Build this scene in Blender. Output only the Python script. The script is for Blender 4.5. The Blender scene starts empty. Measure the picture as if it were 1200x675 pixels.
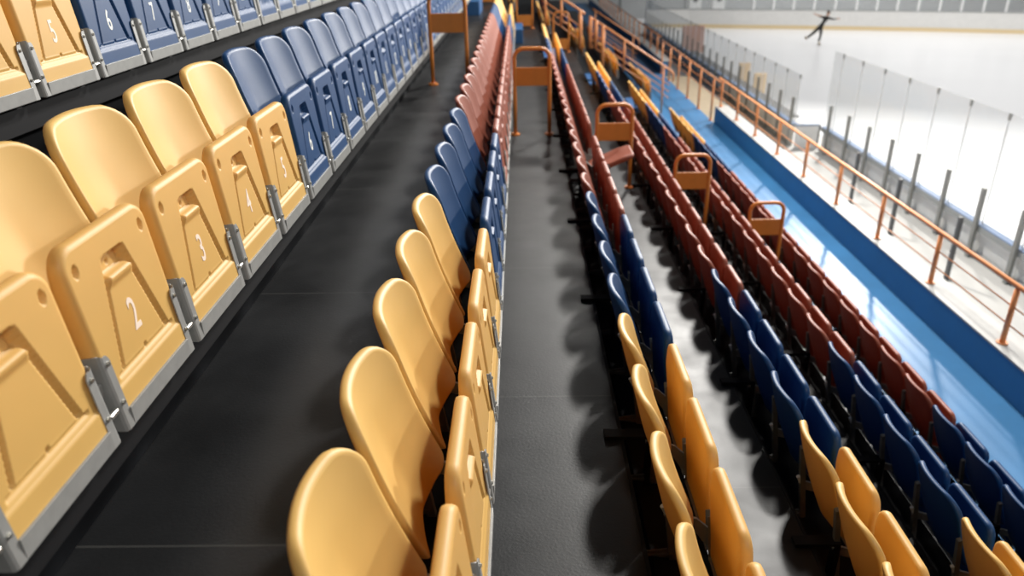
import bpy, bmesh, math, random
from mathutils import Vector, Matrix
random.seed(4)
C = bpy.context.scene.collection
sc = bpy.context.scene
ZO = 5.5            # height of the eye above the ice
R = math.radians

# ------------------------------------------------------------------ materials
def mat(name, col, rough=.5, metal=0., bump=0., bscale=200., var=0., vscale=4., spec=.5, transl=0., tcol=None, coat=0.):
    m = bpy.data.materials.new(name); m.use_nodes = True
    nt = m.node_tree; b = nt.nodes['Principled BSDF']; out = nt.nodes['Material Output']
    b.inputs['Base Color'].default_value = (*col, 1); b.inputs['Roughness'].default_value = rough
    b.inputs['Metallic'].default_value = metal; b.inputs['Specular IOR Level'].default_value = spec
    b.inputs['Coat Weight'].default_value = coat; b.inputs['Coat Roughness'].default_value = .15
    tc = nt.nodes.new('ShaderNodeTexCoord')
    if var:
        n = nt.nodes.new('ShaderNodeTexNoise'); n.inputs['Scale'].default_value = vscale; n.inputs['Detail'].default_value = 6
        r = nt.nodes.new('ShaderNodeMapRange'); r.inputs[1].default_value = .3; r.inputs[2].default_value = .7
        r.inputs[3].default_value = 1 - var; r.inputs[4].default_value = 1 + var
        x = nt.nodes.new('ShaderNodeVectorMath'); x.operation = 'SCALE'; x.inputs[0].default_value = col
        nt.links.new(tc.outputs['Object'], n.inputs['Vector']); nt.links.new(n.outputs['Fac'], r.inputs[0])
        nt.links.new(r.outputs[0], x.inputs['Scale']); nt.links.new(x.outputs[0], b.inputs['Base Color'])
    if bump:
        n = nt.nodes.new('ShaderNodeTexNoise'); n.inputs['Scale'].default_value = bscale; n.inputs['Detail'].default_value = 3
        bp = nt.nodes.new('ShaderNodeBump'); bp.inputs['Strength'].default_value = bump; bp.inputs['Distance'].default_value = .002
        nt.links.new(tc.outputs['Object'], n.inputs['Vector']); nt.links.new(n.outputs['Fac'], bp.inputs['Height'])
        nt.links.new(bp.outputs[0], b.inputs['Normal'])
    if transl:
        t = nt.nodes.new('ShaderNodeBsdfTranslucent'); t.inputs['Color'].default_value = (*(tcol or col), 1)
        mx = nt.nodes.new('ShaderNodeMixShader'); mx.inputs[0].default_value = transl
        nt.links.new(b.outputs[0], mx.inputs[1]); nt.links.new(t.outputs[0], mx.inputs[2])
        nt.links.new(mx.outputs[0], out.inputs['Surface'])
    return m

def glass_mat(name, tint, fac):
    m = bpy.data.materials.new(name); m.use_nodes = True
    nt = m.node_tree; nt.nodes.remove(nt.nodes['Principled BSDF']); out = nt.nodes['Material Output']
    t = nt.nodes.new('ShaderNodeBsdfTransparent'); t.inputs['Color'].default_value = (*tint, 1)
    g = nt.nodes.new('ShaderNodeBsdfGlossy'); g.inputs['Roughness'].default_value = .12
    d = nt.nodes.new('ShaderNodeBsdfDiffuse'); d.inputs['Color'].default_value = (.8, .82, .82, 1)
    f = nt.nodes.new('ShaderNodeValue'); f.outputs[0].default_value = .035
    m1 = nt.nodes.new('ShaderNodeMixShader'); m2 = nt.nodes.new('ShaderNodeMixShader'); m1.inputs[0].default_value = fac
    nt.links.new(t.outputs[0], m1.inputs[1]); nt.links.new(d.outputs[0], m1.inputs[2])
    nt.links.new(f.outputs[0], m2.inputs[0]); nt.links.new(m1.outputs[0], m2.inputs[1]); nt.links.new(g.outputs[0], m2.inputs[2])
    nt.links.new(m2.outputs[0], out.inputs['Surface'])
    return m

def deck_mat():
    m = mat('dark_deck_paint', (.012, .0125, .0135), .47, spec=.27, var=.35, vscale=1.6, bump=.25, bscale=90)
    nt = m.node_tree; b = nt.nodes['Principled BSDF']; tc = nt.nodes['Texture Coordinate']
    s = nt.nodes.new('ShaderNodeSeparateXYZ'); nt.links.new(tc.outputs['Object'], s.inputs[0])
    # panel seams every 1.55 m along the row
    a = nt.nodes.new('ShaderNodeMath'); a.operation = 'ADD'; a.inputs[1].default_value = 100 * 1.55 - 3.03
    mo = nt.nodes.new('ShaderNodeMath'); mo.operation = 'MODULO'; mo.inputs[1].default_value = 1.55
    lt = nt.nodes.new('ShaderNodeMath'); lt.operation = 'LESS_THAN'; lt.inputs[1].default_value = .008
    nt.links.new(s.outputs['Y'], a.inputs[0]); nt.links.new(a.outputs[0], mo.inputs[0]); nt.links.new(mo.outputs[0], lt.inputs[0])
    old = b.inputs['Base Color'].links[0].from_socket
    mx = nt.nodes.new('ShaderNodeMix'); mx.data_type = 'RGBA'; mx.inputs['B'].default_value = (.035, .035, .034, 1)
    nt.links.new(lt.outputs[0], mx.inputs['Factor']); nt.links.new(old, mx.inputs['A'])
    nt.links.new(mx.outputs['Result'], b.inputs['Base Color'])
    # blotchy sheen
    n = nt.nodes.new('ShaderNodeTexNoise'); n.inputs['Scale'].default_value = 3.5; n.inputs['Detail'].default_value = 8
    r = nt.nodes.new('ShaderNodeMapRange'); r.inputs[1].default_value = .3; r.inputs[2].default_value = .7
    r.inputs[3].default_value = .35; r.inputs[4].default_value = .47
    nt.links.new(tc.outputs['Object'], n.inputs['Vector']); nt.links.new(n.outputs['Fac'], r.inputs[0]); nt.links.new(r.outputs[0], b.inputs['Roughness'])
    return m

M = {}
M['yellow'] = mat('yellow_plastic', (.68, .43, .13), .48, spec=.4, bump=.12, bscale=500, transl=.25, tcol=(.95, .47, .05), var=.05)
M['yellow_back'] = mat('yellow_back_plastic', (.68, .43, .13), .48, spec=.4, bump=.12, bscale=500, transl=.14, tcol=(.9, .42, .05), var=.05)
M['blue'] = mat('blue_plastic', (.006, .044, .135), .47, spec=.32, bump=.12, bscale=500, transl=.12, tcol=(.01, .06, .35), var=.08)
M['red'] = mat('brick_red_plastic', (.26, .068, .036), .48, spec=.4, bump=.12, bscale=500, transl=.15, tcol=(.5, .07, .02), var=.08)
M['steel'] = mat('grey_painted_steel', (.26, .26, .25), .45, metal=.2, var=.08, vscale=25)
M['bolt'] = mat('zinc_bolt', (.55, .54, .50), .28, metal=.9)
M['post'] = mat('dark_grey_steel', (.17, .165, .15), .5, metal=.1, var=.1, vscale=20)
M['pin'] = mat('bright_steel_end', (.85, .85, .83), .4)
M['beam'] = mat('black_steel', (.012, .012, .013), .6, spec=.1)
M['deck'] = deck_mat()
M['riser'] = mat('black_riser', (.010, .011, .013), .7, spec=.04, var=.3, vscale=3)
M['orange'] = mat('orange_enamel', (.60, .20, .035), .38, var=.06, vscale=10)
M['walk'] = mat('blue_coated_floor', (.032, .140, .30), .42, spec=.3, var=.10, vscale=1.5, bump=.12, bscale=30)
M['step'] = mat('dark_blue_step', (.012, .07, .19), .5)
M['parapet'] = mat('blue_wall_paint', (.022, .175, .41), .5, var=.06, vscale=2)
M['kerb'] = mat('pale_grey_kerb', (.33, .33, .32), .6, var=.1, vscale=4)
M['concrete'] = mat('white_concrete_floor', (.42, .415, .40), .85, spec=.2, var=.08, vscale=1.2)
M['beige'] = mat('beige_floor', (.30, .24, .16), .6, var=.1)
M['board'] = mat('white_rink_board', (.78, .77, .74), .4, var=.03)
M['capblue'] = mat('blue_board_cap', (.12, .18, .30), .4)
M['capgrey'] = mat('grey_board_rail', (.33, .34, .33), .45, metal=.1)
M['dpost'] = mat('grey_aluminium_post', (.27, .27, .25), .45, metal=.1)
M['kick'] = mat('yellow_kick_strip', (.80, .63, .36), .5)
M['ice'] = mat('rink_ice', (.90, .90, .905), .22, var=.015, vscale=.3)
M['glass'] = glass_mat('rink_glass', (.95, .955, .955), .09)
M['farwall'] = mat('grey_hall_wall', (.42, .43, .43), .7, var=.05, vscale=.6)
M['wallline'] = mat('grey_wall_seam', (.24, .25, .25), .7)
M['seam'] = mat('glass_joint', (.70, .71, .71), .5)
M['railor'] = mat('lit_orange_enamel', (.80, .33, .13), .4, var=.05, vscale=8)  # rail enamel, made paler: the strong light on it is in the colour
M['white'] = mat('white_post_paint', (.85, .85, .84), .5)
M['numy'] = mat('lilac_white_number', (.74, .60, .49), .6)
M['numb'] = mat('grey_white_number', (.62, .63, .60), .6)
M['cloth'] = mat('black_skating_suit', (.014, .013, .012), .8)
M['skin'] = mat('skin', (.55, .33, .23), .55)
M['hair'] = mat('dark_hair', (.02, .014, .01), .6)
M['skate'] = mat('beige_skate_leather', (.45, .38, .30), .5)
M['pink'] = mat('pinkish_board', (.60, .36, .28), .6)
M['cream'] = mat('cream_board', (.78, .60, .40), .6)
M['dgrey'] = mat('dark_grey_metal', (.10, .10, .10), .5)

# ------------------------------------------------------------------ helpers
def link_mesh(name, bm, m, parent=None, smooth=False):
    me = bpy.data.meshes.new(name)
    bmesh.ops.recalc_face_normals(bm, faces=bm.faces[:])
    if smooth:
        for f in bm.faces: f.smooth = True
    bm.to_mesh(me); bm.free()
    if m is not None: me.materials.append(m)
    o = bpy.data.objects.new(name, me); C.objects.link(o)
    if parent: o.parent = parent
    return o

def tag(o, label, cat, group=None, kind=None):
    o['label'] = label; o['category'] = cat
    if group: o['group'] = group
    if kind: o['kind'] = kind
    return o

def empty(name, loc):
    o = bpy.data.objects.new(name, None); C.objects.link(o); o.location = loc; o.empty_display_size = .1
    return o

def struct(o, label=None, cat='structure'):
    o['kind'] = 'structure'
    if label: o['label'] = label; o['category'] = cat
    return o

def box(bm, x0, x1, y0, y1, z0, z1, bev=0.):
    v = [bm.verts.new((x, y, z)) for x in (x0, x1) for y in (y0, y1) for z in (z0, z1)]
    fs = [(0, 1, 3, 2), (4, 6, 7, 5), (0, 4, 5, 1), (2, 3, 7, 6), (0, 2, 6, 4), (1, 5, 7, 3)]
    faces = [bm.faces.new([v[i] for i in f]) for f in fs]
    if bev:
        es = list({e for f in faces for e in f.edges})
        bmesh.ops.bevel(bm, geom=es, offset=bev, segments=2, affect='EDGES', profile=.5)

def prism(bm, pts, y0, y1):
    """polygon in (x, z) swept along y"""
    a = [bm.verts.new((x, y0, z)) for x, z in pts]; b = [bm.verts.new((x, y1, z)) for x, z in pts]
    n = len(pts)
    bm.faces.new(a[::-1]); bm.faces.new(b)
    for i in range(n): bm.faces.new((a[i], a[(i + 1) % n], b[(i + 1) % n], b[i]))

def tube(bm, pts, r, seg=12, cap=True):
    pts = [Vector(p) for p in pts]; rings = []
    up = None
    for i, p in enumerate(pts):
        d = (pts[min(i + 1, len(pts) - 1)] - pts[max(i - 1, 0)]).normalized()
        if up is None:
            up = Vector((0, 0, 1)) if abs(d.z) < .9 else Vector((1, 0, 0))
        s = d.cross(up).normalized(); up = s.cross(d).normalized()
        rr = r[i] if isinstance(r, (list, tuple)) else r
        rings.append([bm.verts.new(p + s * (rr * math.cos(2 * math.pi * k / seg)) + up * (rr * math.sin(2 * math.pi * k / seg))) for k in range(seg)])
    for a, b in zip(rings, rings[1:]):
        for k in range(seg): bm.faces.new((a[k], a[(k + 1) % seg], b[(k + 1) % seg], b[k]))
    if cap:
        bm.faces.new(rings[0][::-1]); bm.faces.new(rings[-1])

def sm(e0, e1, x):
    t = min(1, max(0, (x - e0) / (e1 - e0))); return t * t * (3 - 2 * t)

def slab(H0, H1, W, rt, rb, fx, bx, ny, nt, bevel, arch=0., top_drop=0.):
    """rounded slab, outline in (y, t); fx/bx give the x of front and back skins; t runs up.  returns bmesh in local (x, y, t)"""
    bm = bmesh.new()
    def outl(b, s, q):
        h0, h1, w = H0 + b, H1 - b, W - b
        r1, r0 = max(.004, rt - b), max(.004, rb - b)
        # q in 0..1 with rows bunched in the corner zones
        t = h0 + (h1 - h0) * q
        ww = w
        if t > h1 - r1: d = t - (h1 - r1); ww = w - r1 + math.sqrt(max(0, r1 * r1 - d * d))
        elif t < h0 + r0: d = (h0 + r0) - t; ww = w - r0 + math.sqrt(max(0, r0 * r0 - d * d))
        y = s * ww
        return y, t - arch * (y / W) ** 2 * q
    qs = []
    for j in range(nt + 1):
        a = j / nt
        qs.append(a)
    # refine the ends so that the corner arcs stay round
    ext = []
    rtq, rbq = rt / (H1 - H0), rb / (H1 - H0)
    for k in range(1, 8):
        th = k / 8 * math.pi / 2
        ext.append(1 - rtq * (1 - math.sin(th))); ext.append(rbq * (1 - math.sin(th)))
    qs = sorted(set([round(q, 4) for q in qs + ext]))
    qq = [qs[0]]
    for q in qs[1:]:
        if q - qq[-1] > .0015: qq.append(q)
    qq[-1] = 1.0; qs = qq
    ss = [-1 + 2 * i / ny for i in range(ny + 1)]
    def grid(b, fun, flip):
        g = []
        for q in qs:
            row = []
            for s in ss:
                y, t = outl(b, s, q); row.append(bm.verts.new((fun(y, t), y, t)))
            g.append(row)
        for j in range(len(qs) - 1):
            for i in range(ny):
                f = (g[j][i], g[j][i + 1], g[j + 1][i + 1], g[j + 1][i])
                bm.faces.new(f[::-1] if flip else f)
        return g
    def ring_of(g):
        n = len(g)
        return g[0][:] + [g[j][-1] for j in range(1, n)] + g[-1][::-1][1:] + [g[j][0] for j in range(n - 2, 0, -1)]
    gf = grid(bevel, fx, False); gb = grid(bevel, bx, True)
    rf, rbk = ring_of(gf), ring_of(gb)
    def ring(b, off_front, off_back):
        pts = [(s, qs[0]) for s in ss] + [(1, q) for q in qs[1:]] + [(s, 1.0) for s in ss[::-1][1:]] + [(-1, q) for q in qs[::-1][1:-1]]
        out = []
        for s, q in pts:
            y, t = outl(b, s, q)
            f_, b_ = fx(y, t), bx(y, t)
            x = f_ - off_front if off_front is not None else b_ + off_back
            out.append(bm.verts.new((x, y, t)))
        return out
    k = .29 * bevel
    loops = [rf, ring(k, k, None), ring(0, bevel, None), ring(0, None, bevel), ring(k, None, k), rbk]
    for a, b in zip(loops, loops[1:]):
        n = len(a)
        for i in range(n): bm.faces.new((a[i], a[(i + 1) % n], b[(i + 1) % n], b[i]))
    bmesh.ops.remove_doubles(bm, verts=bm.verts[:], dist=.0002)
    return bm

# ------------------------------------------------------------------ the folding seat (local: x to the rink, y along the row, z up)
PT = .105  # lean of the folded pan (x per t)
def pan_front(y, t):
    h = 0.
    g = .0035
    ay = abs(y)
    # trapezoid with slanted grooves
    def hw(t): return .125 + (.048 - .125) * (t - .13) / (.40 - .13)
    if .115 < t < .42:
        w = hw(t); inside = sm(.128, .134, t) * (1 - sm(.40, .405, t))
        h -= .013 * inside * (1 - sm(.006, .010, abs(ay - w)))
        # panel slightly lower than the rim
        h -= .004 * inside * (1 - sm(w - .006, w, ay))
        # deep pocket over the little ledge
        h -= .020 * sm(.352, .357, t) * (1 - sm(.402, .408, t)) * (1 - sm(w - .006, w, ay))
        # ledge
        h += .010 * sm(.318, .346, t) * (1 - sm(.352, .356, t)) * (1 - sm(w - .010, w - .004, ay))
    # groove and step under the trapezoid
    h -= .007 * (1 - sm(.003, .007, abs(t - .124))) * (1 - sm(.150, .156, ay))
    h += .006 * (1 - sm(.100, .112, t))
    # bolt hole
    d = math.hypot(y, t - .133); h -= .008 * (1 - sm(.004, .007, d))
    d = math.hypot(y, t - .375); h -= .008 * (1 - sm(.004, .007, d))
    # oval holes in the two front corners
    for sgn in (-1, 1):
        d = math.hypot((y - sgn * .163) / .010, (t - .415) / .017); h -= .012 * (1 - sm(.8, 1.05, d))
    return -PT * t + h
def pan_back(y, t):
    return -PT * t - .054 + .012 * sm(.34, .46, t) + .012 * (1 - (y / .21) ** 2) * sm(.0, .12, t) * (1 - sm(.33, .45, t))
def back_front(y, t):       # t measured along the height, .20 .. .635
    u = (t - .22) / .415
    lean = -.184 - .136 * u + .006 * (1 - u) ** 2 - .010 * math.sin(math.pi * u)
    return lean + .050 * (y / .215) ** 2 - .006 * math.exp(-(y / .05) ** 2) * (1 - sm(.3, .9, u))
def back_back(y, t):
    u = (t - .22) / .415
    return back_front(y, t) - .036 + .004 * (1 - (y / .215) ** 2)

def build_meshes():
    out = {}
    bmp = slab(.012, .478, .2075, .060, .012, pan_front, pan_back, 92, 104, .015)
    bmb = slab(.200, .664, .215, .092, .055, back_front, back_back, 28, 30, .012, arch=.016)
    # light pans for seats far away or seen from behind
    bml = slab(.012, .478, .2075, .060, .012, pan_front, pan_back, 24, 30, .015)
    for nm, bm in (('seat_pan', bmp), ('backrest', bmb), ('seat_pan_light', bml)):
        bmesh.ops.recalc_face_normals(bm, faces=bm.faces[:])
        for f in bm.faces: f.smooth = True
        for col in ('yellow', 'blue', 'red'):
            me = bpy.data.meshes.new('%s_%s' % (nm, col)); bm.to_mesh(me); me.materials.append(M['yellow_back' if (nm == 'backrest' and col == 'yellow') else col]); out[nm, col] = me
        bm.free()
    # U-shaped steel frame that wraps the hinge end of the pan
    bm = bmesh.new()
    for sgn in (-1, 1):
        prof = [(.004, .178), (.004, .202), (.0015, .2085), (-.005, .2125), (-.062, .2125), (-.062, .2092), (-.006, .2085), (-.001, .2035), (.0, .178)]
        lv = []
        for z, cut in ((0., 0), (.10, 0), (.190, 0), (.200, .35), (.206, .75)):
            ring = []
            for x, y in prof:
                if y < .19: y += .012 * cut
                ring.append(bm.verts.new((x - PT * z + .004, sgn * y, z + (.010 * cut if y > .206 and x > -.02 else 0))))
            lv.append(ring)
        n = len(prof)
        for p, q in zip(lv, lv[1:]):
            for i in range(n): bm.faces.new((p[i], p[(i + 1) % n], q[(i + 1) % n], q[i]))
        bm.faces.new(lv[0]); bm.faces.new(lv[-1])
    box(bm, .000, .008, -.1785, .1785, 0, .050, .001)
    box(bm, -.060, .002, -.2085, .2085, -.003, .006)
    out['metal_frame'] = bm_to(bm, 'metal_frame', M['steel'])
    # bolts: two per flange
    for sgn, key in ((-1, 'bl'), (1, 'br')):
        pass
    bm = bmesh.new()
    for r, x0, x1 in ((.0068, .0, .0035), (.0050, .0035, .0068)):
        tube(bm, [(x0, 0, 0), (x1, 0, 0)], r, 12)
    out['bolt'] = bm_to(bm, 'bolt', M['bolt'])
    # arm between two seats: from the back post to the pivot
    bm = bmesh.new()
    prism(bm, [(-.245, .20), (-.235, .222), (-.115, .182), (-.060, .130), (-.040, .085), (-.040, .045), (-.055, .035), (-.085, .07), (-.13, .14), (-.215, .165)], -.006, .006)
    box(bm, -.062, -.024, -.016, .016, .105, .145, .004)
    out['bracket_arm'] = bm_to(bm, 'bracket_arm', M['steel'])
    bm = bmesh.new()
    tube(bm, [(-.010, -.0165, .062), (-.010, .0165, .062)], .0085, 12)
    out['pivot_pin'] = bm_to(bm, 'pivot_pin', M['bolt'])
    # upright behind the seat joints with its gusset
    bm = bmesh.new()
    prism(bm, [(-.180, -.02), (-.210, -.02), (-.268, .430), (-.246, .437)], -.0135, .0135)
    prism(bm, [(-.20, .03), (-.335, .012), (-.335, .0), (-.20, -.02)], -.004, .004)
    v = [bm.verts.new(p) for p in ((-.20, -.016, .012), (-.20, .016, .012), (-.335, .012, .004), (-.335, -.012, .004))]
    w = [bm.verts.new((a.co.x, a.co.y, a.co.z - .006)) for a in v]
    bm.faces.new(v); bm.faces.new(w[::-1])
    for i in range(4): bm.faces.new((v[i], w[i], w[(i + 1) % 4], v[(i + 1) % 4]))
    out['support_post'] = bm_to(bm, 'support_post', M['post'])
    bm = bmesh.new()
    tube(bm, [(-.222, 0, .188), (-.252, 0, .246)], .011, 10)
    out['fixing_pin'] = bm_to(bm, 'fixing_pin', M['pin'])
    return out
def bm_to(bm, name, m):
    bmesh.ops.recalc_face_normals(bm, faces=bm.faces[:])
    me = bpy.data.meshes.new(name); bm.to_mesh(me); bm.free(); me.materials.append(m)
    return me

MS = build_meshes()
NUM = {}
def number_mesh(n, colkey):
    if (n, colkey) not in NUM:
        cu = bpy.data.curves.new('num', 'FONT'); cu.body = str(n); cu.align_x = 'CENTER'; cu.size = .125; cu.extrude = .0006; cu.offset = .0012
        t = bpy.data.objects.new('num', cu)
        me = bpy.data.meshes.new_from_object(t); bpy.data.objects.remove(t); bpy.data.curves.remove(cu)
        # upright on the pan front: x right of text -> -y (seen from the rink), y of text -> z
        for v in me.vertices:
            x, y, z = v.co; t_ = y + .185
            v.co = (-PT * t_ - .0035 + z, x * .62, t_)
        me.materials.clear(); me.materials.append(M['numy' if colkey == 'yellow' else 'numb'])
        me.name = 'seat_number'
        NUM[n, colkey] = me
    return NUM[n, colkey]

def child(name, me, parent):
    o = bpy.data.objects.new(name, me); C.objects.link(o); o.parent = parent
    return o

def make_seat(loc, col, label, group, detail, number=None, down=False):
    root = empty('stadium_seat', loc); tag(root, label, 'seat', group)
    child('backrest', MS['backrest', col], root)
    pan = child('seat_pan', MS['seat_pan' if detail >= 2 else 'seat_pan_light', col], root)
    if down:
        a = R(72); pv = Vector((-.022, 0, .07))
        mtx = Matrix.Translation(pv) @ Matrix.Rotation(a, 4, 'Y') @ Matrix.Translation(-pv)
        pan.matrix_local = mtx
        pan['label'] = 'folded-down seat pan'
    fr = child('metal_frame', MS['metal_frame'], pan)
    if detail >= 2:
        for sgn in (-1, 1):
            for z in (.185, .075):
                b = child('bolt', MS['bolt'], pan); b.location = (.007 - PT * z, sgn * .192, z)
    if number is not None:
        child('seat_number', number_mesh(number, col), pan)
    p = child('support_post', MS['support_post'], root); p.location = (0, -.2295, 0)
    if detail >= 1:
        q = child('fixing_pin', MS['fixing_pin'], p)
        a = child('bracket_arm', MS['bracket_arm'], root); a.location = (0, -.2295, 0)
        q = child('pivot_pin', MS['pivot_pin'], root); q.location = (0, -.2295, 0)
    return root

# ------------------------------------------------------------------ camera
F_PX, PITCH, YAW, ROLL = 873.5, R(25.124), R(-1.033), R(-1.227)
def cam_axes():
    cp, sp, cy, sy = math.cos(PITCH), math.sin(PITCH), math.cos(YAW), math.sin(YAW)
    F = Vector((sy * cp, cy * cp, -sp)); Rr = Vector((cy, -sy, 0)); U = Rr.cross(F)
    cr, sr = math.cos(ROLL), math.sin(ROLL)
    return Rr * cr + U * sr, -Rr * sr + U * cr, F
AX, AY, AF = cam_axes()
cam_d = bpy.data.cameras.new('camera'); cam = bpy.data.objects.new('camera', cam_d); C.objects.link(cam)
cam.matrix_world = Matrix((( AX.x, AY.x, -AF.x, 0), (AX.y, AY.y, -AF.y, 0), (AX.z, AY.z, -AF.z, ZO), (0, 0, 0, 1)))
cam_d.sensor_width = 36; cam_d.lens = F_PX * 36 / 1200
cam_d.clip_start = .05; cam_d.clip_end = 300
cam_d.dof.use_dof = True; cam_d.dof.focus_distance = 2.7; cam_d.dof.aperture_fstop = 1.9
sc.camera = cam
def project(p):
    p = Vector((p[0], p[1], p[2] - ZO)); d = p.dot(AF)
    if d < .05: return None
    return 600 + F_PX * p.dot(AX) / d, 337.5 - F_PX * p.dot(AY) / d, d
def seen(x, y, z, m=25):
    """does a seat standing here show in the frame"""
    n = 0
    for dx, dz in ((-.33, .63), (-.14, .22), (-.05, .47), (0, 0), (-.2, 0)):
        for dy in (-.23, .23):
            q = project((x + dx, y + dy, z + dz))
            if q and -m < q[0] < 1200 + m and -m < q[1] < 675 + m: return True
    return False

# ------------------------------------------------------------------ the raked stand
T, S, W = .889, .5675, .46
ROWS = {  # k, y of the first near blue seat, phrase used in labels
    'L2': (-2, 3.66, 'highest row at top left'),
    'L1': (-1, 3.585, 'left row facing the dark walkway'),
    'C': (0, 3.49, 'row left of the grey walkway'),
    'R1': (1, 3.40, 'first row right of the grey walkway'),
    'R2': (2, 3.335, 'second row right of the grey walkway'),
    'R3': (3, 3.27, 'third row right of the grey walkway'),
    'R4': (4, 3.27, 'last row beside the blue walkway'),
}
def row_x(k): return -.115 + T * k
def row_z(k): return ZO - 1.67 - S * k
NOSE, DECKH, FEET = -.35, .235, -.3325
ORD = ['', 'first', 'second', 'third', 'fourth', 'fifth', 'sixth', 'seventh', 'eighth', 'ninth', 'tenth', 'eleventh', 'twelfth',
       'thirteenth', 'fourteenth', 'fifteenth', 'sixteenth', 'seventeenth', 'eighteenth', 'nineteenth', 'twentieth', 'twenty-first', 'twenty-second', 'twenty-third']
def colour(row, i):
    if row in ('L1', 'L2'): return 'yellow' if i < 0 else ('blue' if i <= 22 else 'yellow')
    if i < 0: return 'yellow'
    if i < 4: return 'blue'
    if i <= 18: return 'red'
    if i <= 22: return 'blue'
    return 'yellow'
def seat_label(row, i, ph, col):
    num = i + 6
    if row in ('L1', 'L2') and i == -5: return 'nearest yellow folded seat without a number, %s' % ph
    if row in ('L1', 'L2'): return '%s folded seat numbered %d, %s' % (col, num, ph)
    if i < 0: return 'near yellow folded seat, %s from near blue ones, %s' % (ORD[-i], ph)
    if i < 4: return 'near blue folded seat, %s from near yellow ones, %s' % (ORD[i + 1], ph)
    if i <= 18: return 'red folded seat, %s counted from near blue ones, %s' % (ORD[i - 3], ph)
    if i <= 22: return 'far blue folded seat, %s beyond red ones, %s' % (ORD[i - 18], ph)
    return 'far yellow folded seat, %s beyond far blue ones, %s' % (ORD[i - 22], ph)

Y0, Y1 = -3.2, 44.
for row, (k, yc, ph) in ROWS.items():
    x, z = row_x(k), row_z(k)
    for i in range(-5, 28):
        y = yc + W * i
        if not seen(x, y, z): continue
        q = project((x, y, z + .3)); d = q[2] if q else 1
        det = 2 if (row in ('L1', 'L2', 'C') and d < 5.5) else (1 if d < 13 else 0)
        col = colour(row, i)
        lab = seat_label(row, i, ph, col); dn = (row == 'R1' and i == 9)
        if dn: lab = 'red seat with its pan folded down, %s' % ph
        nb = i + 6 if row in ('L1', 'L2') and i > -5 else None
        make_seat((x, y, z), col, lab, 'seats %s' % ph, det, nb, dn)
    # dark beam that carries the seats of the row
    ya, yb = max(-2.5, yc - 5.5 * W), yc + 27.5 * W
    b = empty('seat_beam', (x - .22, (ya + yb) / 2, z - .07)); tag(b, 'long dark steel beam carrying the seats %s' % ph, 'beam')
    bm = bmesh.new(); box(bm, -.06, .172, ya - (ya + yb) / 2, yb - (ya + yb) / 2, -.05, .05, .004)  # beam widened, its black top stands in for shade in the gaps
    link_mesh('beam_tube', bm, M['beam'], b)
    bm = bmesh.new(); box(bm, .02, .03, ya - (ya + yb) / 2, yb - (ya + yb) / 2, -.26, -.051); link_mesh('kick_plate', bm, M['riser'], b)  # black plate added under the beam, darkens the space below the seats
    n = 0
    yy = yc - 5 * W + .23
    while yy < yb - .1:
        if project((x - .3, yy, z + .24)) is not None:
            bm = bmesh.new()
            box(bm, -.21, .0, yy - .03 - (ya + yb) / 2, yy + .03 - (ya + yb) / 2, .300 + .006, .318 + .006, .002)
            box(bm, -.02, .0, yy - .03 - (ya + yb) / 2, yy + .03 - (ya + yb) / 2, .04, .31)
            link_mesh('mounting_arm', bm, M['beam'], b)
        yy += 3 * W

# decks: nosing in front of every row, riser below it
for n_, k in enumerate(range(-2, 5)):
    x, z = row_x(k), row_z(k)
    bm = bmesh.new()
    top = z + DECKH
    box(bm, x + NOSE - T - .02, x + NOSE, Y0, Y1, top - .06, top)
    o = struct(link_mesh('floor', bm, M['deck']))
    bm = bmesh.new()
    box(bm, x + NOSE - .05, x + NOSE - .03, Y0, Y1, top - S + .001, top - .061)
    struct(link_mesh('wall_riser', bm, M['riser']))
    bm = bmesh.new()
    box(bm, x + NOSE - .012, x + NOSE + .003, Y0, Y1, top - .05, top + .003)
    struct(link_mesh('trim', bm, M['beam']))

# blue walkway in front of the last row, kerb wall, lower floor, ice
zW = row_z(4) + FEET
xW0 = row_x(4) + NOSE - .05
bm = bmesh.new(); box(bm, xW0, 4.80, Y0, 57, zW - .12, zW); struct(link_mesh('floor', bm, M['walk']))
zP = zW + .40
for a, b_ in ((Y0, 18.7), (26.2, 56)):
    bm = bmesh.new(); box(bm, 4.80, 4.98, a, b_, zW - .6, zP - .015); struct(link_mesh('wall_parapet', bm, M['parapet']))
    bm = bmesh.new(); box(bm, 4.795, 5.12, a - .01, b_ + .01, zP - .014, zP + .012, .003); struct(link_mesh('trim', bm, M['kerb']))
zF = ZO - 4.97
bm = bmesh.new(); box(bm, 4.981, 7.48, Y0, 57, zF - .1, zF); struct(link_mesh('floor', bm, M['concrete']))
bm = bmesh.new(); box(bm, 4.81, 5.75, 18.71, 26.19, zF + .001, zW - .10); struct(link_mesh('floor', bm, M['beige']))
bm = bmesh.new(); box(bm, 7.481, 8.1, 18.8, 46, .001, zF); struct(link_mesh('floor', bm, M['concrete']))
bm = bmesh.new(); box(bm, 7.47, 42, -12, 60, -.12, 0); struct(link_mesh('floor_ice', bm, M['ice']))

# half steps in the cross aisle
for k, nm in ((-1, 'dark walkway'), (0, 'grey walkway'), (1, 'second walkway'), (2, 'third walkway'), (3, 'fourth walkway')):
    x, z = row_x(k) + NOSE, row_z(k) + DECKH - S
    bm = bmesh.new(); box(bm, -.01, .50, 0, 1.35, 0, .28, .008)
    o = link_mesh('half_step', bm, M['step']); o.location = (x + .012, 16.35, z + .001)
    tag(o, 'blue box step at the far end of the %s' % nm, 'step', 'blue half steps in the cross aisle')

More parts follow.
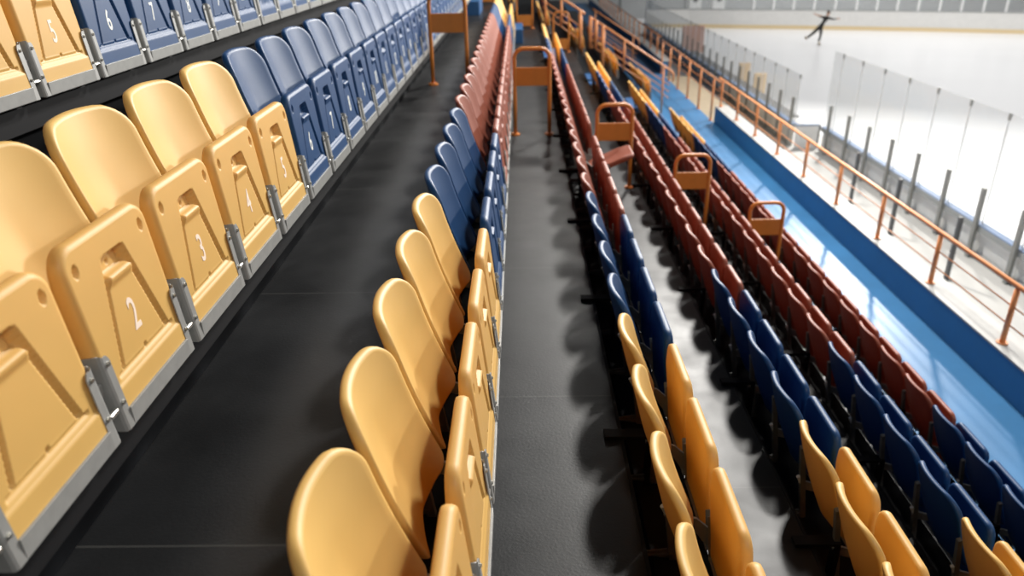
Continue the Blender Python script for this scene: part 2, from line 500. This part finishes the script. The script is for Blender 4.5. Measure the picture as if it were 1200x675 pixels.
# ------------------------------------------------------------------ orange crush barriers
def barrier(x, y, z, label, p0=.54, p1=.735):
    b = empty('crush_barrier', (x, y, z)); tag(b, label, 'barrier', 'orange barriers across the walkways')
    hw, h, r = .19, .93, .10
    pts = [(-hw, 0, .012), (-hw, 0, .3), (-hw, 0, h - r)]
    for k in range(1, 7): a = k / 6 * math.pi / 2; pts.append((-hw + r - r * math.cos(a), 0, h - r + r * math.sin(a)))
    pts += [(-p[0], 0, p[2]) for p in pts[::-1]]
    bm = bmesh.new(); tube(bm, pts, .021, 14); link_mesh('tube_frame', bm, M['orange'], b, True)
    bm = bmesh.new(); box(bm, -hw + .015, hw - .015, -.006, .006, p0, p1, .002); link_mesh('plate', bm, M['orange'], b)
    for s in (-1, 1):
        bm = bmesh.new(); tube(bm, [(s * hw, 0, 0), (s * hw, 0, .012), (s * hw, 0, .0125), (s * hw, 0, .022)], [.052, .052, .045, .042], 18)
        link_mesh('foot', bm, M['orange'], b)
    return b
for k, nm in ((-1, 'in the dark walkway'), (0, 'in the grey walkway'), (1, 'in the second walkway, between red rows'), (2, 'in the third walkway, right of the middle'), (3, 'in the fourth walkway, rightmost of the near ones')):
    x, z = row_x(k + 1) + NOSE - .307, row_z(k + 1) + DECKH
    barrier(x, 8.32 if k < 1 else 8.10, z, 'orange tube barrier with a plate, standing %s' % nm)
    if k < 2: barrier(x - .02, 19.2, z, 'far orange barrier with a low plate beyond the blue step %s' % nm.split(',')[0], .06, .31)

# ------------------------------------------------------------------ guard rail on the parapet
def guard_rail(x, ys, base, top, label, flat_from=None):
    g = empty('guard_rail', (x, ys[0], base(ys[0]))); tag(g, label, 'railing')
    o0 = Vector((x, ys[0], base(ys[0])))
    def L(p): return tuple(Vector(p) - o0)
    bm = bmesh.new(); tube(bm, [L((x, ys[0] - .6, top)), L((x, (ys[0] + ys[-1]) / 2, top)), L((x, ys[-1] + .3, top))], .024, 12); link_mesh('handrail', bm, M['railor'], g, True)
    for f in (.36, .66):
        zz = zP + (top - zP) * f
        bm = bmesh.new(); tube(bm, [L((x, ys[0] - .6, zz)), L((x, ys[-1] + .3, zz))], .008, 8); link_mesh('thin_rail', bm, M['railor'], g, True)
    for y in ys:
        bz = base(y)
        bm = bmesh.new(); tube(bm, [L((x, y, bz)), L((x, y, top - .03))], .028, 12); p = link_mesh('post', bm, M['railor'], g, True)
        bm = bmesh.new(); tube(bm, [L((x, y, bz)), L((x, y, bz + .014))], .055, 16); tube(bm, [L((x, y, bz + .0145)), L((x, y, bz + .024))], .032, 14); link_mesh('foot', bm, M['railor'], p)
        bm = bmesh.new(); tube(bm, [L((x, y, top - .05)), L((x, y, top - .02))], .012, 8); link_mesh('saddle', bm, M['railor'], p)
near = [6.74 + 1.48 * i for i in range(-2, 9)]
guard_rail(4.90, near, lambda y: zP + .012, ZO - 3.22, 'orange guard rail on the kerb beside the blue walkway')
gap = [18.95 + 1.45 * i for i in range(6)]
guard_rail(4.775, gap, lambda y: zW, ZO - 3.22, 'orange guard rail across the gap in the blue kerb wall')
far = [28. + 1.5 * i for i in range(15)]
guard_rail(4.90, far, lambda y: zP + .012, ZO - 3.22, 'farthest orange guard rail, on the far blue kerb wall')

# stair rails in the cross aisle, going down towards the rink
def stair_rail(y, x0, x1, zt0, posts, label, hook=True):
    sl = -S / T
    g = empty('stair_rail', (x1, y, zt0 + sl * (x1 - x0) - 1.)); tag(g, label, 'railing')
    o0 = Vector(g.location)
    def L(x, z): return (x - o0.x, 0, z - o0.z)
    def zt(x): return zt0 + sl * (x - x0)
    pts = [L(x0, zt(x0)), L((x0 + x1) / 2, zt((x0 + x1) / 2)), L(x1 - .06, zt(x1 - .06)), L(x1 - .01, zt(x1) - .01)]
    if hook: pts += [L(x1 + .02, zt(x1) - .06), L(x1 + .02, zt(x1) - .24)]
    bm = bmesh.new(); tube(bm, pts, .026, 12); link_mesh('handrail', bm, M['railor'], g, True)
    for d in (.34, .50, .66):
        bm = bmesh.new(); tube(bm, [L(x0, zt(x0) - d), L(x1 - .06, zt(x1) - d)], .012, 8); link_mesh('thin_rail', bm, M['railor'], g, True)
    for x, zb, r in posts:
        bm = bmesh.new(); tube(bm, [L(x, zb), L(x, zt(x) - .0)], r, 12); link_mesh('post', bm, M['railor'], g, True)
dz = lambda k: row_z(k) + DECKH
stair_rail(19.75, 1.72, 3.90, ZO - 1.80, [(1.76, dz(2), .045), (1.90, dz(2), .045), (2.08, dz(3), .045), (2.63, dz(3), .026), (3.66, zW, .026)], 'orange stair rail of the cross aisle, ending in a hook above the blue walkway')
stair_rail(19.75, .55, 1.62, ZO - 1.80 + .638 * 1.17, [(.62, dz(1), .03), (1.02, dz(1), .03), (1.5, dz(2), .045)], 'upper orange stair rail of the cross aisle, beside the grey walkway', False)
stair_rail(28.5, 2.6, 4.3, ZO - 2.35, [(2.7, dz(3), .024), (4.1, zW, .024)], 'far orange stair rail behind the hooked one')

# seats of the next block, beyond the cross aisle
for row in ('C', 'R1', 'R2', 'R3', 'R4'):
    k, yc, ph = ROWS[row]; x, z = row_x(k), row_z(k)
    for j in range(14):
        y = 20.25 + W * j
        if not seen(x, y, z, 5): continue
        col = 'yellow' if j < 5 else ('blue' if j < 9 else 'red')
        nth = ORD[j + 1] if j < 5 else (ORD[j - 4] if j < 9 else ORD[j - 8])
        make_seat((x, y, z), col, 'tiny %s seat, %s in the far block, %s' % (col, nth, ph), 'far block seats %s' % ph, 0)

# ------------------------------------------------------------------ the rink edge
XD, zC, zPt, zG = 7.5, ZO - 4.40, ZO - 3.78, ZO - 2.59
def dash(name, x, ya, yb, pitch, top_post, top_glass, label, first=None):
    g = empty(name, (x, ya, zF)); tag(g, label, 'rink boards')
    L = lambda px, py, pz: (px - x, py - ya, pz - zF)
    def bx(nm, m, a, b, c, d, e, f, par=None, bev=0.):
        bm = bmesh.new(); box(bm, a - x, b - x, c - ya, d - ya, e - zF, f - zF, bev); return link_mesh(nm, bm, m, par or g)
    y = ya
    i = 0
    bx('top_rail', M['capgrey'], x - .05, x + .06, ya, yb, zC - .10, zC - .012)
    bx('cap', M['capblue'], x - .04, x + .10, ya, yb, zC - .011, zC + .008)
    bx('lower_rail', M['capgrey'], x - .03, x + .02, ya, yb, zF + .0, zF + .10)
    ys = []
    y = first if first is not None else ya + .05
    while y < yb: ys.append(y); y += pitch
    for a, b in zip(ys, ys[1:] + [yb]):
        bx('panel', M['board'], x + .03, x + .06, a + .004, b - .004, .0 if x > 7.4 else zF, zC - .013)
        bx('glass_pane', M['glass'], x + .020, x + .032, a + .006, b - .006, zC + .009, top_glass)
    for y in ys:
        bx('post', M['dpost'], x - .105, x - .052, y - .044, y + .044, zF, top_post, None, .003)
        p = bx('glass_clip', M['capgrey'], x + .012, x + .040, y - .028, y + .028, top_glass - .10, top_glass + .01)
        bx('joint', M['seam'], x + .016, x + .036, y - .004, y + .004, zC + .009, top_glass - .11)
    return g
dash('dasher_board', XD, 2.9, 18.6, 1.08, zPt, zG, 'near white rink boards with grey posts and tall glass along the ice', 2.95)
dash('bench_board', 6.9, 18.95, 44., 1.0, ZO - 3.73, ZO - 3.19, 'low glass boards of the players bench beyond the white end panel', 19.0)
for nm, y in (('nearest', 10.68), ('middle', 12.64), ('farthest', 14.41)):
    g = empty('floor_post', (6.6, y, zF)); tag(g, '%s short dark post standing in front of the near rink boards' % nm, 'post', 'short dark posts by the rink boards')
    bm = bmesh.new(); box(bm, -.03, .03, -.03, .03, .012, 1.04, .004); link_mesh('post_bar', bm, M['dgrey'], g)
    bm = bmesh.new(); box(bm, -.07, .07, -.05, .05, 0, .012); link_mesh('foot_plate', bm, M['dgrey'], g)
# white end panel of the bench
g = empty('bench_end_panel', (7.2, 18.75, zF)); tag(g, 'white square end panel closing the players bench', 'panel')
bm = bmesh.new(); box(bm, -.30, .26, -.02, .02, 0, zC - zF, .004); link_mesh('panel_face', bm, M['board'], g)
bm = bmesh.new(); box(bm, -.30, .26, -.03, .03, zC - zF + .001, zC - zF + .03); link_mesh('panel_cap', bm, M['capblue'], g)
bm = bmesh.new(); box(bm, .262, .295, -.03, .03, 0, zC - zF + .02); link_mesh('panel_post', bm, M['dgrey'], g)
# things on the bench
for i, (y, h, m, lab) in enumerate(((36., .95, 'pink', 'blurred pinkish board behind the bench glass'), (27.2, .85, 'cream', 'blurred cream upright board on the bench, left one'),
                            (25.3, .8, 'cream', 'blurred cream upright board on the bench, right one'))):
    bm = bmesh.new(); box(bm, -.06 if i else -.3, .35 if i else .7, -.04, .04, 0, h + (.25 if i == 0 else 0), .02); o = link_mesh('leaning_board', bm, M[m]); o.location = (7.74 if i else 7.72, y, zF + .001); tag(o, lab, 'board')
bm = bmesh.new(); box(bm, -.18, .18, -6.5, 6.5, .38, .43, .01)
for y in (-6, -3, 0, 3, 6): box(bm, -.14, .14, y - .04, y + .04, 0, .38)
o = link_mesh('players_bench', bm, M['dgrey']); o.location = (7.4, 27, zF); tag(o, 'long dark players bench behind the low glass', 'bench')

# far boards around the end of the ice
path = [(8.3, 52.2), (11, 51.6), (13.6, 50.6), (17, 49.6), (20.4, 48.4), (24.6, 46.8), (28.7, 45.0), (33, 42.6), (38, 39.2)]
def ribbon(name, m, h0, h1, th, off, parent):
    bm = bmesh.new(); rings = []
    for i, (x, y) in enumerate(path):
        a = Vector(path[max(i - 1, 0)]); b = Vector(path[min(i + 1, len(path) - 1)]); d = (b - a).normalized(); n = Vector((-d.y, d.x))
        p = Vector((x, y)) + n * off; q = p + n * th
        rings.append([bm.verts.new((p.x, p.y, h0)), bm.verts.new((p.x, p.y, h1)), bm.verts.new((q.x, q.y, h1)), bm.verts.new((q.x, q.y, h0))])
    for a, b in zip(rings, rings[1:]):
        for k in range(4): bm.faces.new((a[k], a[(k + 1) % 4], b[(k + 1) % 4], b[k]))
    bm.faces.new(rings[0]); bm.faces.new(rings[-1][::-1])
    o = link_mesh(name, bm, m, parent); return o
g = empty('end_boards', (20.4, 48.4, 0)); g.location = (0, 0, 0); tag(g, 'white boards with a yellow kick strip at the far end of the ice', 'rink boards')
ribbon('board_face', M['board'], .21, 1.10, .08, 0, g); ribbon('kick_strip', M['kick'], 0.0, .209, .085, -.005, g)
ribbon('cap', M['capgrey'], 1.101, 1.15, .14, -.03, g); ribbon('glass_pane', M['glass'], 1.151, 2.9, .015, .03, g)
tot = 0
for (a, b) in zip(path, path[1:]):
    a, b = Vector(a), Vector(b); n = max(2, round((b - a).length / 1.22))
    for j in range(n):
        p = a.lerp(b, j / n)
        if not 14.5 < p.x < 36: continue
        bm = bmesh.new(); box(bm, p.x - .055, p.x + .055, p.y - .04, p.y + .01, 1.151, 2.8); link_mesh('glass_post', bm, M['white'], g)
# hall walls behind
bm = bmesh.new(); box(bm, -12, 52, 58, 58.3, -.1, 9); struct(link_mesh('wall_far', bm, M['farwall']))
for i, x in enumerate((5.75, 7.3, 9.5, 12.)):
    bm = bmesh.new(); box(bm, x - .05, x + .05, 57.93, 57.995, 0, 6); struct(link_mesh('trim_%d' % (i + 1), bm, M['wallline']))
bm = bmesh.new(); box(bm, 48, 48.3, -20, 58, -.1, 9); struct(link_mesh('wall_right', bm, M['farwall']))
for i, (u, x) in enumerate((('left', 11.9), ('right', 13.5))):
    g = empty('pale_box', (x, 54.5, 0.)); tag(g, 'pale box with a dark round spot behind the far boards, %s one' % u, 'box')  # plain pale box, its use not identified
    bm = bmesh.new(); box(bm, -.42, .42, -.3, .3, 0, 2.1, .05); link_mesh('box_body', bm, M['white'], g)
    bm = bmesh.new(); tube(bm, [(0, -.33, 1.5), (0, -.301, 1.5)], .17, 16); link_mesh('round_spot', bm, M['dgrey'], g)

# ------------------------------------------------------------------ the skater
def skin_body(name, nodes, edges, m, parent=None, sub=2):
    me = bpy.data.meshes.new(name); me.from_pydata([n[0] for n in nodes], edges, []); me.materials.append(m)
    o = bpy.data.objects.new(name, me); C.objects.link(o)
    if parent: o.parent = parent
    md = o.modifiers.new('skin', 'SKIN'); md.use_smooth_shade = True; md.branch_smoothing = .3
    if not me.skin_vertices: me.skin_vertices.new()
    for v, n in zip(me.skin_vertices[0].data, nodes): v.radius = n[1] if isinstance(n[1], tuple) else ((n[1] * 1.2, n[1] * 1.2) if .035 < n[1] and n[1] not in (.062, .090, .066) else (n[1], n[1]))
    me.skin_vertices[0].data[0].use_root = True
    s = o.modifiers.new('sub', 'SUBSURF'); s.levels = sub; s.render_levels = sub
    return o
SK = Vector((15.89, 41.83, 0))
def build_skater():
    g = empty('person', SK); tag(g, 'skater in black gliding on one leg with arms spread, far out on the ice', 'person')
    P = {}
    N = [((.01, 0, .93), (.135, .11)),           # 0 pelvis
         ((.10, -.02, 1.10), (.12, .09)), ((.19, -.03, 1.27), (.145, .10)), ((.25, -.03, 1.40), (.12, .085)), ((.28, -.03, 1.475), .052),  # 1-4 spine/neck
         ((.295, -.035, 1.53), .062), ((.315, -.04, 1.61), .090), ((.335, -.04, 1.68), .066),        # 5-7 head
         ((.13, .02, 1.40), .060), ((-.07, .05, 1.47), .044), ((-.28, .04, 1.545), .032),            # 8-10 left-in-picture arm
         ((.38, -.05, 1.37), .060), ((.56, -.08, 1.32), .044), ((.76, -.10, 1.33), .032),            # 11-13 other arm
         ((-.07, .03, .86), .092), ((-.29, .10, .60), .064), ((-.54, .20, .36), .042),               # 14-16 free leg
         ((.06, 0, .85), .092), ((.08, -.03, .50), .062), ((.035, 0, .14), .042)]                    # 17-19 standing leg
    E = [(0, 1), (1, 2), (2, 3), (3, 4), (4, 5), (5, 6), (6, 7), (3, 8), (8, 9), (9, 10), (3, 11), (11, 12), (12, 13), (0, 14), (14, 15), (15, 16), (0, 17), (17, 18), (18, 19)]
    # hands with five fingers each
    for wrist, d in ((10, Vector((-.94, -.03, .34))), (13, Vector((.99, -.05, .05)))):
        w = Vector(N[wrist][0]); d = d.normalized(); up = Vector((0, 0, 1)); side = (up - d * up.dot(d)).normalized(); nrm = d.cross(side)
        pi = len(N); N.append((tuple(w + d * .05), (.032, .018))); E.append((wrist, pi))
        for q, (off, ln) in enumerate(((.026, .062), (.009, .075), (-.009, .070), (-.025, .055))):
            a = w + d * .09 + side * off; b = a + d * ln * .55 + nrm * .006; c = b + d * ln * .45 + nrm * .016
            i0 = len(N); N += [(tuple(a), .0098), (tuple(b), .009), (tuple(c), .0075)]; E += [(pi, i0), (i0, i0 + 1), (i0 + 1, i0 + 2)]
        a = w + d * .05 + side * .04; b = a + d * .035 + side * .02
        i0 = len(N); N += [(tuple(a), .011), (tuple(b), .009)]; E += [(pi, i0), (i0, i0 + 1)]
    body = skin_body('body', N, E, M['cloth'], g)
    # skin on face and hands: a second material chosen by position
    m = M['cloth'].copy(); m.name = 'suit_and_skin'; nt = m.node_tree; b = nt.nodes['Principled BSDF']
    tc = nt.nodes.new('ShaderNodeTexCoord'); se = nt.nodes.new('ShaderNodeSeparateXYZ'); nt.links.new(tc.outputs['Object'], se.inputs[0])
    def cmp(sock, op, val):
        n = nt.nodes.new('ShaderNodeMath'); n.operation = op; nt.links.new(sock, n.inputs[0]); n.inputs[1].default_value = val; return n.outputs[0]
    def mx(a, c):
        n = nt.nodes.new('ShaderNodeMath'); n.operation = 'MAXIMUM'; nt.links.new(a, n.inputs[0]); nt.links.new(c, n.inputs[1]); return n.outputs[0]
    f = mx(mx(cmp(se.outputs['X'], 'LESS_THAN', -.285), cmp(se.outputs['X'], 'GREATER_THAN', .765)), cmp(se.outputs['Z'], 'GREATER_THAN', 1.475))
    lo = cmp(se.outputs['Z'], 'GREATER_THAN', 1.2)
    n = nt.nodes.new('ShaderNodeMath'); n.operation = 'MULTIPLY'; nt.links.new(f, n.inputs[0]); nt.links.new(lo, n.inputs[1])
    mix = nt.nodes.new('ShaderNodeMix'); mix.data_type = 'RGBA'; mix.inputs['A'].default_value = (.014, .013, .012, 1); mix.inputs['B'].default_value = (.50, .30, .21, 1)
    nt.links.new(n.outputs[0], mix.inputs['Factor']); nt.links.new(mix.outputs['Result'], b.inputs['Base Color'])
    body.data.materials[0] = m
    # hair with a knot at the back, nose and ears stay part of the head shape
    bm = bmesh.new()
    bmesh.ops.create_uvsphere(bm, u_segments=20, v_segments=14, radius=.105, matrix=Matrix.Translation((.325, -.015, 1.645)) @ Matrix.Diagonal((.92, 1., 1.06, 1)))
    bmesh.ops.delete(bm, geom=[v for v in bm.verts if v.co.y < -.075 and v.co.z < 1.68], context='VERTS')
    bmesh.ops.create_uvsphere(bm, u_segments=14, v_segments=10, radius=.045, matrix=Matrix.Translation((.345, .085, 1.70)))
    link_mesh('hair', bm, M['hair'], g, True)
    bm = bmesh.new(); bmesh.ops.create_uvsphere(bm, u_segments=8, v_segments=6, radius=.014, matrix=Matrix.Translation((.318, -.13, 1.60)) @ Matrix.Diagonal((.8, 1, 1.3, 1)))
    link_mesh('nose', bm, M['skin'], g, True)
    for s in (-1, 1):
        bm = bmesh.new(); bmesh.ops.create_uvsphere(bm, u_segments=8, v_segments=6, radius=.012, matrix=Matrix.Translation((.318 + s * .032, -.118, 1.63)) @ Matrix.Diagonal((1.1, .6, .7, 1)))
        link_mesh('eye', bm, M['hair'], g, True)
    bm = bmesh.new(); bmesh.ops.create_uvsphere(bm, u_segments=8, v_segments=6, radius=.02, matrix=Matrix.Translation((.312, -.115, 1.56)) @ Matrix.Diagonal((1.1, .5, .3, 1)))
    link_mesh('mouth', bm, M['pink'], g, True)
    # skates
    for (p, yaw, pit) in (((.035, -.02, .0), 20, 0), ((-.60, .225, .27), -60, 48)):
        s = empty('skate', p); s.parent = g; s.rotation_euler = (0, R(pit) * .0, R(yaw))
        s.rotation_euler = (R(-pit), 0, R(yaw))
        bm = bmesh.new(); tube(bm, [(0, -.03, .05), (0, -.03, .12), (0, -.02, .22)], [.045, .047, .05], 12)
        tube(bm, [(0, .04, .075), (0, -.06, .078), (0, -.13, .07), (0, -.18, .06)], [.034, .042, .036, .02], 12); link_mesh('boot', bm, M['skate'], s, True)
        bm = bmesh.new(); box(bm, -.004, .004, -.19, .06, .0, .022); box(bm, -.008, .008, -.13, -.09, .022, .05); box(bm, -.008, .008, .0, .04, .022, .06); link_mesh('blade', bm, M['bolt'], s)
build_skater()

# ------------------------------------------------------------------ light: hall lamps over the rink
def area(name, loc, target, size, power, col=(1, 1, 1), size_y=None):
    l = bpy.data.lights.new(name, 'AREA'); l.energy = power; l.color = col; l.size = size
    if size_y: l.shape = 'RECTANGLE'; l.size_y = size_y
    o = bpy.data.objects.new(name, l); C.objects.link(o); o.location = (loc[0], loc[1], loc[2] + ZO)
    d = Vector((target[0] - loc[0], target[1] - loc[1], target[2] - loc[2])); o.rotation_euler = d.to_track_quat('-Z', 'Y').to_euler()
    return o
WARM = (1., .97, .92)
area('lamp_stand', (3.8, 16., 5.), (0, 3.5, -1.5), 0.8, 1500, WARM)
area('lamp_near', (5.2, 11.8, 8.), (0, 2., -1.5), 0.8, 1800, WARM)
area('lamp_aisle', (1.0, 21., 6.), (0, 4., -1.5), 0.8, 150, WARM)
area('lamp_rink', (11., 24., 5.0), (0, 3., -1.2), 0.7, 4000, WARM)
area('lamp_back', (7., -9., 8.5), (1., 6., -2.), 4., 1000, WARM)
area('lamp_ice', (22., 29., 6.5), (22., 29., -5.5), 22, 7600, (1, .99, .98), 58)

w = bpy.data.worlds.new('hall'); sc.world = w; w.use_nodes = True
w.node_tree.nodes['Background'].inputs[0].default_value = (.80, .85, .92, 1)
w.node_tree.nodes['Background'].inputs[1].default_value = .055

sc.view_settings.view_transform = 'Standard'; sc.view_settings.look = 'None'
sc.view_settings.gamma = 1; sc.view_settings.use_curve_mapping = False
sc.view_settings.exposure = 0.
sc.cycles.use_denoising = True
sc.cycles.max_bounces = 8; sc.cycles.transparent_max_bounces = 16
